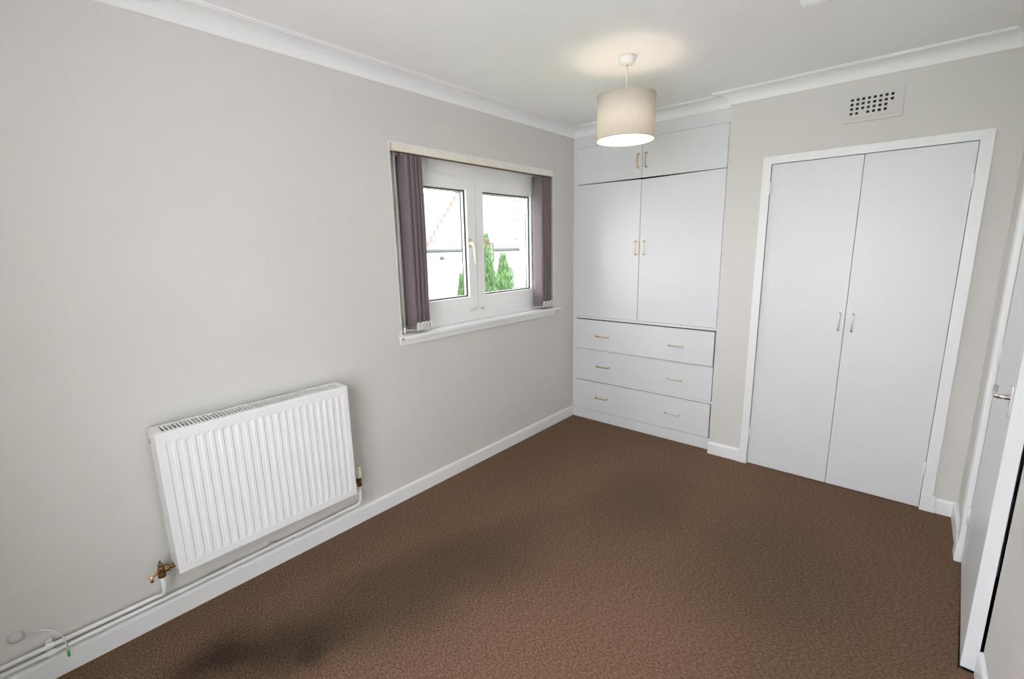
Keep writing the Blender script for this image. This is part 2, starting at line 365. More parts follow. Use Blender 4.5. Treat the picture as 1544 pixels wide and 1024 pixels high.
def sash(y0, y1, hy, left):
    z0, z1, t = 1.088, 1.940, 0.079
    b = nb(); ring(b, -0.135, XF, y0, y1, z0, z1, t, 0.007)
    s = part('sash', b, 'upvc', win)
    gy0, gy1, gz0, gz1 = y0+t, y1-t, z0+t, z1-t
    b = nb(); ring(b, -0.0995, -0.0955, gy0-0.001, gy1+0.001, gz0-0.001, gz1+0.001, 0.0090, 0.001); part('gasket', b, 'black', s)
    b = nb(); ring(b, -0.127, -0.123, gy0-0.001, gy1+0.001, gz0-0.001, gz1+0.001, 0.0130, 0.001); part('gasket', b, 'black', s)
    b = nb(); ring(b, -0.1225, -0.1035, gy0, gy1, gz0, gz1, 0.008, 0.001); part('spacer_bar', b, 'spacer', s)
    b = nb(); box(b, -0.1030, -0.1000, gy0-0.004, gy1+0.004, gz0-0.004, gz1+0.004); part('pane', b, 'glass', s)
    b = nb(); box(b, XF-0.01, XF+0.010, hy-0.016, hy+0.016, 1.490, 1.552, 0.003)
    h = part('handle', b, 'palegold', s)
    b = nb(); tube(b, [(XF+0.008, hy, 1.52), (XF+0.034, hy, 1.52), (XF+0.042, hy, 1.516), (XF+0.045, hy+0.004, 1.500), (XF+0.046, hy+0.010, 1.450), (XF+0.044, hy+0.012, 1.390)], [0.010, 0.010, 0.011, 0.0095, 0.0085, 0.007], 10)
    part('lever', b, 'cream', h, True)
    yk = y1-0.045 if left else y0+0.05
    b = nb(); box(b, XF-0.012, XF+0.006, yk-0.022, yk+0.022, 1.060, 1.070, 0.002); box(b, XF-0.012, XF+0.004, yk+0.008, yk+0.020, 1.068, 1.092, 0.002)
    part('catch', b, 'cream', s)
sash(1.592, 2.2628, 2.196, True)
sash(2.2672, 2.9385, 2.372, False)
b = nb(); ring(b, -0.026, 0.0, WY0, WY1, WZ0-0.002, WZ1, 0.0075, 0.001); part('lining', b, 'trimw', win)
b = nb(); box(b, -0.085, 0.038, WY0-0.017, WY1+0.055, WZ0-0.018, WZ0+0.004, 0.004); sill = part('window_sill', b, 'trimw', win)
b = nb(); box(b, 0.0005, 0.016, WY0-0.015, WY1-0.005, 0.947, WZ0-0.018, 0.002); part('apron', b, 'trimw', sill)
b = nb(); box(b, 0.030, 0.0388, WY0-0.0185, WY0-0.006, WZ0-0.0190, WZ0-0.004, 0.002); part('bare_chip', b, 'wood', sill)
for yy in (1.60, 2.26, 2.94):
    b = nb(); lathe(b, [(0.0, 0.0168), (0.0028, 0.0168), (0.003, 0.0155)], (0, yy, 0.966), 'x', 8); part('nail_head', b, 'raddark', sill)

# rear window, out of view, added to brighten the radiator wall
wr = thing('fill_window', ((RW[0]+RW[1])/2, YR-0.1, RW[2]), 'wide white window added in the unseen rear wall to light the room', 'window', None, 'structure')
def ring_y(bm, y0, y1, x0, x1, z0, z1, t):
    for a in ((x0, x1, z0, z0+t), (x0, x1, z1-t, z1), (x0, x0+t, z0+t, z1-t), (x1-t, x1, z0+t, z1-t)): box(bm, a[0], a[1], y0, y1, a[2], a[3])
b = nb(); ring_y(b, YR-0.16, YR-0.09, *RW, 0.06); box(b, 1.71, 1.77, YR-0.16, YR-0.09, RW[2]+0.06, RW[3]-0.06); part('frame', b, 'upvc', wr)
for x0, x1 in ((RW[0]+0.06, 1.71), (1.77, RW[1]-0.06)):
    b = nb(); box(b, x0, x1, YR-0.128, YR-0.124, RW[2]+0.06, RW[3]-0.06); part('pane', b, 'glass', wr)

# ------------------------------------------------------------------ door_1 (room door, ajar)
dr = thing('door_1', (W, DY1-0.006, 0.0), 'white room door standing slightly ajar beside the wardrobe', 'door', None, 'structure')
hx, hy_, lx, ly = 2.511, 2.787, 2.472, 2.059
dv = Vector((lx-hx, ly-hy_)); L_ = dv.length; dv.normalize(); nv = Vector((-dv.y, dv.x))
if nv.x > 0: nv = -nv                                      # into the room
def dpt(s, o, z): p = Vector((hx, hy_))+dv*s+nv*o; return (p.x, p.y, z)
def dbox(s0, s1, o0, o1, z0, z1, bev=0.0):
    b = nb(); box(b, s0, s1, o0, o1, z0, z1, bev)
    for v_ in b.verts: v_.co = Vector(dpt(v_.co.x, v_.co.y, v_.co.z))
    return b
leaf = part('door_leaf', dbox(0, L_, -0.040, 0.0, 0.004, DZ, 0.002), 'gloss', dr)
hp = part('handle', dbox(L_-0.062, L_-0.026, -0.001, 0.006, 0.925, 1.025, 0.003), 'chrome', leaf)
b = nb(); tube(b, [dpt(L_-0.044, 0.004, 0.985), dpt(L_-0.044, 0.030, 0.985), dpt(L_-0.052, 0.036, 0.985), dpt(L_-0.09, 0.036, 0.980), dpt(L_-0.130, 0.035, 0.978), dpt(L_-0.142, 0.034, 0.985), dpt(L_-0.146, 0.033, 0.998)], [0.008, 0.008, 0.0085, 0.008, 0.0075, 0.007, 0.006], 10)
part('lever', b, 'chrome', hp, True)
for z in (0.24, 1.0, 1.76):
    b = nb(); tube(b, [(W-0.004, hy_+0.004, z-0.04), (W-0.004, hy_+0.004, z+0.04)], 0.006, 8); part('hinge', b, 'trimw', dr, True)
b = nb(); box(b, W-0.022, W+0.0, DY1+0.004, DY1+0.072, 0.0, DZ+0.075, 0.006)
part('casing', b, 'trimw', dr)
b = nb(); box(b, W-0.022, W+0.0, DY0-0.0, DY1+0.004, DZ+0.008, DZ+0.075, 0.006); part('head_casing', b, 'trimw', dr)
b = nb(); box(b, W-0.027, W, DY1+0.001, DY1+0.088, 0, 0.098, 0.004); part('plinth_block', b, 'trimw', dr)
b = nb(); box(b, W+0.0005, W+0.12, DY1-0.006, DY1+0.0, -0.012, DZ+0.03); box(b, WN+0.0, WN+0.112, DY0, DY0+0.004, -0.012, DZ+0.03); box(b, WN, WN+0.112, DY0+0.004, DY1-0.006, DZ+0.008, DZ+0.03)
part('jamb', b, 'trimw', dr)
b = prism(nb(), [(2.470, DY0+0.004), (2.481, DY0+0.004), (2.520, DY1-0.010), (2.509, DY1-0.010)], 'z', -0.0125, -0.005)
tag(link('threshold_strip', b, 'threshold'), 'worn dark green threshold strip along the carpet edge under the door', 'threshold')

# ------------------------------------------------------------------ handles shared by the cupboard and wardrobe
def bow_handle(parent, x, y, z, vertical, material, ln=0.098, rise=0.026, r=0.0042):
    """D shaped pull standing off a front that faces -y"""
    b = nb(); h = ln/2; pts = []
    for s, o in ((-1, 0), (-1, 0.55), (-0.97, 0.85), (-0.9, 0.98), (-0.8, 1.0), (0, 1.03), (0.8, 1.0), (0.9, 0.98), (0.97, 0.85), (1, 0.55), (1, 0)):
        t = s*h; pts.append((x, y-o*rise, z+t) if vertical else (x+t, y-o*rise, z))
    tube(b, pts, r, 8)
    for s in (-h, h):
        c = (x, y, z+s) if vertical else (x+s, y, z)
        lathe(b, [(0.0065, 0.001), (0.0065, -0.003), (0.0045, -0.004)], c, 'y', 10)
    return part('handle', b, material, parent, True)

# ------------------------------------------------------------------ built-in cupboard with drawers
cup = thing('built_in_cupboard', (0.6, D+0.2, 0.0), 'white built-in cupboard with four doors over three drawers', 'cupboard')
yF = D
b = nb()
box(b, 0.001, 0.036, yF, yF+0.03, 0, H-0.03); box(b, 1.190, WC-0.0005, yF, yF+0.03, 0, H-0.03)
box(b, 0.036, 1.190, yF, yF+0.03, 2.2505, H-0.03)
box(b, 0.036, 1.190, yF+0.0005, yF+0.03, 0.8845, 0.9035)
box(b, 0.036, 1.190, yF+0.001, yF+0.03, 0.347, 0.3645)
part('frame', b, 'gloss', cup)
b = nb(); box(b, 0.001, WC-0.0005, yF-0.012, yF-0.0005, 0.0, 0.087, 0.002); part('plinth', b, 'gloss', cup)
b = nb(); box(b, 0.004, WC-0.004, yF+0.045, yF+0.06, 0.0, 2.37); part('carcass', b, 'dark', cup)
def door_panel(x0, x1, z0, z1, cut=(0, 0), y0=yF-0.005, th=0.022):
    """cut lowers the top edge at the left/right corner"""
    b = prism(nb(), [(x0, z0), (x1, z0), (x1, z1-cut[1]), (x0, z1-cut[0])], 'y', y0, y0+th)
    bmesh.ops.bevel(b, geom=list(b.edges), offset=0.0016, segments=2, affect='EDGES'); return b
g = 0.0016
for x0, x1, hx_ in ((0.037, 0.5955-g, 0.569), (0.5955+g, 1.189, 0.630)):
    d_ = part('upper_door', door_panel(x0, x1, 1.9715, 2.2480), 'gloss', cup); bow_handle(d_, hx_, yF-0.005, 2.0915, True, 'gold')
for x0, x1, hx_, cut in ((0.037, 0.5955-g, 0.568, (0.001, 0.008)), (0.5955+g, 1.189, 0.635, (0.010, 0.0005))):
    d_ = part('lower_door', door_panel(x0, x1, 0.9060, 1.9685, cut), 'gloss', cup); bow_handle(d_, hx_, yF-0.005, 1.4645, True, 'gold' if hx_ < 0.6 else 'palegold')
for z0, z1, y0, hz, in ((0.6300, 0.8780, yF-0.022, 0.749), (0.3665, 0.6240, yF-0.005, 0.4865), (0.0905, 0.3440, yF-0.017, 0.2150)):
    d_ = part('drawer', door_panel(0.034, 1.186, z0, z1, y0=y0), 'gloss', cup)
    b = nb(); box(b, 0.06, 1.16, y0+0.022, y0+0.060, z0+0.02, z1-0.03); part('drawer_box', b, 'dark', d_)
    bow_handle(d_, 0.304, y0, hz, False, 'gold', 0.104); bow_handle(d_, 0.915, y0, hz, False, 'palegold', 0.104)
for xk, zk in ((0.0365, 2.19), (0.0365, 2.02), (0.0365, 1.78), (0.0365, 1.07), (1.1895, 2.19), (1.1895, 2.02), (1.1895, 1.80), (1.1895, 1.07)):
    b = nb(); tube(b, [(xk, yF-0.006, zk-0.03), (xk, yF-0.006, zk+0.03)], 0.0034, 8); part('hinge', b, 'trimw', cup, True)

# ------------------------------------------------------------------ fitted wardrobe
wd = thing('fitted_wardrobe', (1.9135, D2-0.01, 0.0), 'full-height white double-door wardrobe in a white casing', 'wardrobe')
b = nb()
def casing_poly(bm, poly): prism(bm, poly, 'y', D2-0.018, D2)
casing_poly(b, [(1.4195, 0.0), (1.4655, 0.0), (1.4655, 1.9495), (1.4195, 1.9945)])
casing_poly(b, [(2.3615, 0.0), (2.4105, 0.0), (2.4105, 1.9945), (2.3615, 1.9495)])
casing_poly(b, [(1.4195, 1.9945), (1.4655, 1.9495), (2.3615, 1.9495), (2.4105, 1.9945)])
cs = part('casing', b, 'trimw', wd)
for x0, x1 in ((1.4045, 1.4645), (2.3625, 2.4245)):
    b = nb(); box(b, x0, x1, D2-0.024, D2, 0, 0.094, 0.003); part('plinth_block', b, 'trimw', wd)
for x0, x1, hx_ in ((1.4685, 1.9165, 1.891), (1.9190, 2.3590, 1.955)):
    d_ = part('door', door_panel(x0, x1, 0.005, 1.9465, y0=D2-0.006, th=0.03), 'gloss', wd); bow_handle(d_, hx_, D2-0.006, 1.020, True, 'chrome', 0.100)
for xk, zk in ((1.4665, 1.808), (1.4665, 0.232), (2.3605, 1.76), (2.3605, 0.248)):
    b = nb(); tube(b, [(xk, D2-0.0185, zk-0.036), (xk, D2-0.0185, zk+0.036)], 0.0055, 8); box(b, xk-0.009, xk+0.009, D2-0.0195, D2-0.012, zk-0.034, zk+0.034); part('hinge', b, 'trimw', wd)

# ------------------------------------------------------------------ air vent
vt = thing('air_vent', (1.926, D2, 2.115), 'painted rectangular air vent with rows of square holes above the wardrobe', 'vent')
vx0, vx1, vz0, vz1 = 1.802, 2.052, 2.116, 2.268
nx, nz = 8, 4; px0, px1, pz0, pz1 = 1.834, 2.004, 2.162, 2.231
us = [vx0+0.022]; vs = [vz0+0.020]; hw = 0.0066
for i in range(nx): c = px0+(px1-px0)*i/(nx-1); us += [c-hw, c+hw]
for j in range(nz): c = pz0+(pz1-pz0)*j/(nz-1); vs += [c-hw, c+hw]
us.append(vx1-0.022); vs.append(vz1-0.020)
blocked = {(2, 0), (7, 0), (7, 1)}
b = slab_holes(nb(), 'y', D2-0.012, D2-0.004, us, vs, {(1+2*i, 1+2*j) for i in range(nx) for j in range(nz) if (i, j) not in blocked})
part('grille', b, 'wall', vt)
b = nb(); ring_y(b, D2-0.009, D2-0.0005, vx0, vx1, vz0, vz1, 0.022); part('flange', b, 'wall', vt)
b = nb(); box(b, vx0+0.02, vx1-0.02, D2-0.0038, D2-0.0005, vz0+0.018, vz1-0.018); part('backing', b, 'dark', vt)

# ------------------------------------------------------------------ radiator
RX0, RX1, RY0, RY1, RZ0, RZ1 = 0.030, 0.135, 0.342, 1.116, 0.254, 0.835
rad = thing('radiator', (0.08, (RY0+RY1)/2, RZ0), 'white ribbed panel radiator on the wall below and beside the window', 'radiator')
# front panel: a sheet with 23 pressed vertical channels
b = nb(); NCH = 23; m0 = 0.022; pit = (RY1-RY0-2*m0)/NCH; ys = [(RY0, 0), (RY0+m0*0.5, 0)]
for k in range(NCH):
    c = RY0+m0+pit*(k+0.5)
    ys += [(c-pit*0.34, 0), (c-pit*0.20, 1), (c+pit*0.20, 1), (c+pit*0.34, 0)]
ys += [(RY1-m0*0.5, 0), (RY1, 0)]
zs = [(RZ0, 0), (RZ0+0.030, 0), (RZ0+0.040, 1), (RZ1-0.044, 1), (RZ1-0.038, 0), (RZ1-0.004, 0)]
gv = [[b.verts.new((RX1-0.0028*a*c_, y, z)) for z, c_ in zs] for y, a in ys]
for i in range(len(ys)-1):
    for j in range(len(zs)-1): b.faces.new((gv[i][j], gv[i+1][j], gv[i+1][j+1], gv[i][j+1]))
r_ = bmesh.ops.extrude_face_region(b, geom=list(b.faces)); bmesh.ops.translate(b, verts=[e for e in r_['geom'] if isinstance(e, bmesh.types.BMVert)], vec=(-0.010, 0, 0))
part('front_panel', b, 'rad', rad)
b = nb(); box(b, RX0, RX0+0.012, RY0+0.01, RY1-0.01, RZ0+0.01, RZ1-0.012, 0.003); part('rear_panel', b, 'rad', rad)
for y0, y1 in ((RY0-0.001, RY0+0.004), (RY1-0.004, RY1+0.001)):
    b = nb(); box(b, RX0-0.005, RX1-0.003, y0, y1, RZ0+0.012, RZ1, 0.0018)
    s_ = part('side_cover', b, 'rad', rad)
    if y0 < RY0:
        b = nb(); lathe(b, [(0.0085, 0.0), (0.0085, -0.004), (0.005, -0.006), (0.0, -0.006)], (RX0+0.022, y0, RZ1-0.045), 'y', 14); part('bleed_plug', b, 'chrome', s_, True)
b = nb()
for a in ((RX0-0.005, RX0+0.014), (RX1-0.022, RX1-0.002)): box(b, a[0], a[1], RY0+0.0, RY1-0.0, RZ1-0.006, RZ1+0.002, 0.0015)
for a in ((RY0, RY0+0.026), (RY1-0.026, RY1)): box(b, RX0+0.014, RX1-0.022, a[0], a[1], RZ1-0.006, RZ1+0.0018)
tp = part('top_cover', b, 'rad', rad)
b = nb(); nbars = 54
for k in range(nbars+1):
    y = RY0+0.026+(RY1-RY0-0.052)*k/nbars; box(b, RX0+0.013, RX1-0.021, y-0.0034, y+0.0034, RZ1-0.003, RZ1+0.0012)
part('grille', b, 'rad', tp)
b = nb()
for k in range(2*NCH):                                   # convector fins under the grille
    y = RY0+0.03+(RY1-RY0-0.06)*k/(2*NCH-1); box(b, RX0+0.016, RX1-0.014, y-0.0005, y+0.0005, RZ0+0.05, RZ1-0.0185)
part('convector_fins', b, 'raddark', rad)
b = nb(); box(b, RX0+0.012, RX1-0.0135, RY0+0.006, RY1-0.006, RZ1-0.018, RZ1-0.012); part('convector_top', b, 'raddark', rad)
for y in (RY0+0.13, RY1-0.13):
    b = nb(); box(b, 0.0005, RX0, y-0.02, y+0.02, RZ0+0.06, RZ1-0.06, 0.002); part('bracket', b, 'trimw', rad)
# lockshield valve, brass, near end
vy, vx, vz = 0.298, 0.062, 0.262
b = nb(); lathe(b, [(0.011, -0.030), (0.0135, -0.028), (0.0135, -0.014), (0.010, -0.012), (0.012, 0.0), (0.0125, 0.010), (0.009, 0.016), (0.010, 0.024), (0.005, 0.030), (0.004, 0.040), (0.0, 0.042)], (vx, vy, vz), 'z', 14)
tube(b, [(vx, vy, vz), (vx, RY0+0.004, vz)], 0.009, 12); lathe(b, [(0.013, 0.012), (0.0135, 0.014), (0.0135, 0.026), (0.011, 0.028)], (vx, vy, vz), 'y', 6)
v_ = part('valve', b, 'brass', rad, False)
b = nb(); tube(b, [(vx, vy, vz), (vx+0.012, vy-0.022, vz), (vx+0.022, vy-0.042, vz-0.001)], [0.0075, 0.006, 0.005], 10); tube(b, [(vx+0.019, vy-0.036, vz), (vx+0.021, vy-0.036, vz-0.022)], 0.006, 8)
part('drain_spout', b, 'gold', v_, True)
# thermostatic valve, far end
ty, tx, tz = 1.174, 0.062, 0.298
b = nb(); lathe(b, [(0.010, -0.052), (0.0135, -0.050), (0.0135, -0.034), (0.011, -0.032), (0.013, -0.018), (0.0135, -0.004), (0.0125, 0.0)], (tx, ty, tz), 'z', 14); tube(b, [(tx, ty, tz-0.018), (tx, RY1-0.003, tz-0.018)], 0.009, 12)
v_ = part('valve', b, 'brass', rad)
b = nb(); lathe(b, [(0.0, 0.0), (0.0150, 0.0), (0.0165, 0.003), (0.0165, 0.032), (0.0140, 0.036), (0.0140, 0.058), (0.0115, 0.064), (0.0, 0.065)], (tx, ty, tz), 'z', 18); part('thermostat_head', b, 'cream', v_, True)

# heating pipes on the skirting
def arc(c, a0, a1, r, u, v_, n=6):
    c, u, v_ = Vector(c), Vector(u), Vector(v_)
    return [tuple(c+(u*math.cos(a0+(a1-a0)*k/n)+v_*math.sin(a0+(a1-a0)*k/n))*r) for k in range(n+1)]
pxx, PR = 0.0265, 0.0085
pts = [(pxx, YR+0.02, 0.146), (pxx, 0.270, 0.1385)] + [(0.036, 0.292, 0.142), (0.050, vy, 0.158), (vx, vy, 0.180), (vx, vy, vz-0.028)]
b = nb(); tube(b, pts, PR, 10); hp1 = tag(link('heating_pipe', b, 'trimw', None, True), 'white upper heating pipe rising to the brass valve with a drain spout', 'pipe')
pts = [(pxx, YR+0.02, 0.1175), (pxx, 0.3, 0.1125), (pxx, 1.110, 0.124), (0.034, 1.142, 0.127), (0.047, 1.163, 0.137), (0.058, ty-0.002, 0.155), (tx, ty, 0.180), (tx, ty, tz-0.050)]
b = nb(); tube(b, pts, PR, 10); tag(link('heating_pipe', b, 'trimw', None, True), 'white lower heating pipe running to the cream thermostatic valve', 'pipe')
def clip(y, zc, z2, label):
    b = nb(); lo, hi = (min(zc, z2)-0.014, max(zc, z2)+0.014)
    box(b, 0.0005, 0.017, y-0.009, y+0.009, max(lo, HS+0.0005), hi, 0.002)
    for z in ({zc, z2}): lathe(b, [(PR+0.0002, -0.011), (PR+0.0045, -0.011), (PR+0.0045, 0.011), (PR+0.0002, 0.011)], (pxx, y, z), 'y', 14, True)
    tag(link('pipe_clip', b, 'whiteplastic'), label, 'clip', 'heating pipe clips')
clip(-0.035, 0.1425, 0.1150, 'white double pipe clip close to the round wall cap')
clip(0.722, 0.1190, 0.1190, 'white single pipe clip under the radiator')

# round cable cap and its lead
cc = thing('cable_outlet', (0.0, -0.105, 0.214), 'small round white wall cap with a thin lead ending in a green plug', 'outlet')
b = nb(); lathe(b, [(0.0, 0.013), (0.010, 0.0125), (0.017, 0.009), (0.0205, 0.003), (0.021, 0.0003)], (0, -0.105, 0.215), 'x', 26); part('cap', b, 'greyplastic', cc, True)
cp = [(0.006, -0.084, 0.214), (0.009, -0.060, 0.210), (0.014, -0.038, 0.203), (0.022, -0.018, 0.190), (0.036, -0.002, 0.168), (0.0405, 0.004, 0.140), (0.039, 0.006, 0.112), (0.030, 0.005, 0.090)]
b = nb(); tube(b, cp, 0.0021, 8); ca = part('lead', b, 'whiteplastic', cc, True)
b = nb(); tube(b, [(0.030, 0.005, 0.092), (0.024, 0.0045, 0.080), (0.0185, 0.004, 0.064)], [0.004, 0.0042, 0.0036], 8); part('green_plug', b, 'green', ca, True)

# ------------------------------------------------------------------ vertical blind
bl = thing('vertical_blind', (0.0, WY0+0.02, WZ0), 'mauve vertical blind with slats drawn to both sides under a cream rail', 'blind')
RB0, RB1 = 2.012, 2.050
b = nb(); box(b, -0.026, 0.006, WY0+0.008, WY1-0.016, RB0, RB1, 0.004); hr = part('headrail', b, 'cream', bl)
b = nb(); box(b, -0.022, -0.002, WY0+0.016, WY1-0.02, RB0-0.005, RB0-0.0002); part('rail_shadow', b, 'raddark', hr)  # dark brown strip standing in for the shadow under the rail
b = nb(); box(b, -0.027, 0.0075, WY0+0.0075, WY0+0.016, RB0-0.004, RB1+0.002, 0.002); part('end_cap', b, 'palegold', bl)
def slat_mesh(ph):
    b = nb(); rows = []
    n = 10; z0, z1 = 1.030, 2.000
    for k in range(n+1):
        t = k/n; z = z1+(z0-z1)*t; sway = 0.005*math.sin(t*3.3+ph)*t
        row = []
        for q in range(5):
            s = q/4-0.5; row.append((s*0.089, sway*(1+0.3*s)-0.003*math.cos(s*PI), z))
        rows.append(row)
    F = [[b.verts.new(p) for p in r] for r in rows]; G = [[b.verts.new((p[0], p[1]+0.0007, p[2])) for p in r] for r in rows]
    for k in range(n):
        for q in range(4):
            b.faces.new((F[k][q], F[k][q+1], F[k+1][q+1], F[k+1][q])); b.faces.new((G[k][q], G[k+1][q], G[k+1][q+1], G[k][q+1]))
    for k in range(n):
        for q in (0, 4): b.faces.new((F[k][q], F[k+1][q], G[k+1][q], G[k][q]))
    for q in range(4):
        for k in (0, n): b.faces.new((F[k][q], F[k][q+1], G[k][q+1], G[k][q]))
    return b
smesh = []
for k in range(4):
    o = link('slat', slat_mesh(k*0.35), 'slat', None, True); smesh.append(o.data); bpy.data.objects.remove(o)
b = nb(); box(b, -0.004, 0.004, -0.002, 0.003, 1.996, 2.010); hm = link('hanger', b, 'cream'); hanger_me = hm.data; bpy.data.objects.remove(hm)
b = nb(); box(b, -0.041, 0.041, -0.0035, 0.0035, 1.026, 1.044, 0.001); hm = link('weight', b, 'slat'); weight_me = hm.data; bpy.data.objects.remove(hm)
# the link loop between two neighbours, at the room side edge
b = nb(); pit_s = 0.0150; lp = [(0.047, -0.0012, 1.020)] + [(0.047, 0.0058-0.0068*math.cos(t), 1.052+0.013*math.sin(t)) for t in [PI*k/8 for k in range(9)]] + [(0.047, 0.0128, 1.024)]
tube(b, lp, 0.0034, 6); hm = link('chain_loop', b, 'whiteplastic', None, True); loop_me = hm.data; bpy.data.objects.remove(hm)
def bunch(y_first, ang, n):
    for k in range(n):
        s = bpy.data.objects.new('slat', smesh[k % 4]); COL.objects.link(s); s.parent = bl
        y = y_first+k*pit_s
        jx = random.uniform(-0.006, 0.004) if k else 0
        s.location = Vector((-0.0200+jx, y, 0))-bl.location; s.rotation_euler = (0, 0, math.radians(ang+((-4 if k % 2 else 3)+random.uniform(-2, 2) if k else 0)))
        for nm, me in (('hanger', hanger_me), ('weight', weight_me), ('chain_loop', loop_me)):
            c = bpy.data.objects.new(nm, me); COL.objects.link(c); c.parent = s
bunch(1.643, 8, 8)
bunch(2.872, 10, 8)
for k, (yo, xo) in enumerate(((0.0, 0.004), (0.012, -0.004))):
    b = nb(); tube(b, [(xo, WY0+0.022+yo, RB0), (xo+0.001, WY0+0.024+yo, 1.7), (xo, WY0+0.021+yo, 1.35), (xo, WY0+0.024+yo*0.6, 1.045)], 0.0012, 6)
    c = part('cord', b, 'cream', bl, True)
    b = nb(); lathe(b, [(0.0, 0.0), (0.004, 0.002), (0.0055, 0.018), (0.003, 0.036), (0.0, 0.037)], (xo, WY0+0.024+yo*0.6, 1.010), 'z', 10); part('cord_weight', b, 'cream', c, True)

# ------------------------------------------------------------------ pendant lamp
PX, PY = 0.997, 2.287; SR, SZ0, SZ1 = 0.143, 2.012, 2.222
pl = thing('pendant_lamp', (PX, PY, H), 'lit pendant lamp with a cream drum shade hanging from the ceiling', 'lamp')
b = nb(); lathe(b, [(0.0, -0.036), (0.012, -0.036), (0.030, -0.033), (0.037, -0.026), (0.043, -0.010), (0.045, -0.0005)], (PX, PY, H), 'z', 36); part('ceiling_rose', b, 'whiteplastic', pl, True)
b = nb(); tube(b, [(PX, PY, H-0.035), (PX, PY, SZ1-0.02)], 0.0032, 8); part('flex', b, 'whiteplastic', pl, True)
b = nb(); lathe(b, [(0.0, 0.0), (0.013, 0.0), (0.017, -0.006), (0.019, -0.050), (0.015, -0.058), (0.0, -0.058)], (PX, PY, SZ1-0.015), 'z', 20); part('lamp_holder', b, 'whiteplastic', pl, True)
b = nb(); lathe(b, [(SR, SZ0), (SR, SZ1), (SR-0.0012, SZ1), (SR-0.0012, SZ0)], (PX, PY, 0), 'z', 72, True); sh = part('shade', b, 'shade', pl, True)
for o_ in (sh,):
    for p in o_.data.polygons: p.use_smooth = abs(p.normal.z) < 0.5
for z in (SZ0+0.002, SZ1-0.002):
    b = nb(); lathe(b, [(SR+0.0008+0.0022*math.cos(t), z+0.0022*math.sin(t)) for t in [2*PI*k/8 for k in range(8)]], (PX, PY, 0), 'z', 72, True); part('rim', b, 'shade', sh, True)
b = nb()
for k in range(3):
    a = 2*PI*k/3+0.4; tube(b, [(PX+0.016*math.cos(a), PY+0.016*math.sin(a), SZ1-0.022), (PX+(SR-0.002)*math.cos(a), PY+(SR-0.002)*math.sin(a), SZ1-0.006)], 0.0016, 6)
part('shade_ring', b, 'whiteplastic', sh)
b = nb(); lathe(b, [(0.0, -0.155), (0.018, -0.150), (0.028, -0.135), (0.030, -0.118), (0.025, -0.098), (0.015, -0.080), (0.013, -0.058)], (PX, PY, SZ1-0.015), 'z', 24); bulb = part('bulb', b, 'bulb', pl, True)
ld = bpy.data.lights.new('bulb_light', 'POINT'); ld.energy = LAMP_W; ld.color = (1.0, 0.84, 0.64); ld.shadow_soft_size = 0.032
lo = bpy.data.objects.new('bulb_light', ld); COL.objects.link(lo); lo.parent = pl; lo.location = (0, 0, SZ1-0.205-H)

# small ceiling boss near the top of the view
b = nb(); lathe(b, [(0.0, -0.028), (0.030, -0.027), (0.044, -0.020), (0.050, -0.006), (0.051, -0.0004)], (1.790, 2.262, H), 'z', 32)
tag(link('smoke_alarm', b, 'ceil', None, True), 'small round white alarm on the ceiling between lamp and vent', 'alarm')

# ------------------------------------------------------------------ outside: ground, neighbour house, conifers
GZ = -2.6
b = nb(); box(b, -45, -0.27, -30, 45, GZ-0.2, GZ); struct('ground', b, 'grass', 'lawn between the room and the neighbouring house', 'ground')
A0 = Vector((-14.5, 13.56)); e1 = Vector((1, 1)).normalized(); n_out = Vector((1, -1)).normalized()
SW = 3.9; EZ = 1.39
nh = thing('neighbour_house', (A0.x, A0.y, GZ), 'white rendered house with slate hipped roof and red hip tiles outside the window', 'house')
def hp_(s, o, z): p = A0+e1*s+n_out*o; return (p.x, p.y, z)
b = nb(); box(b, 0, SW, -SW, 0, GZ, EZ)
for v_ in b.verts: v_.co = Vector(hp_(*v_.co))
wl = part('wall', b, 'harl', nh)
ap = hp_(SW/2, -SW/2, EZ+0.1+2.76*1.305)
ov = 0.22
cor = [hp_(-ov, ov, EZ), hp_(SW+ov, ov, EZ), hp_(SW+ov, -SW-ov, EZ), hp_(-ov, -SW-ov, EZ)]
ap2 = hp_(SW+ov, -SW/2, ap[2])
b = nb(); cv = [b.verts.new(c) for c in cor]; tv = b.verts.new(ap); tw = b.verts.new(ap2)
b.faces.new((cv[0], cv[1], tw, tv)); b.faces.new((cv[1], cv[2], tw)); b.faces.new((cv[2], cv[3], tv, tw)); b.faces.new((cv[3], cv[0], tv))
b.faces.new(cv[::-1]); rf = part('roof', b, 'slate', nh)
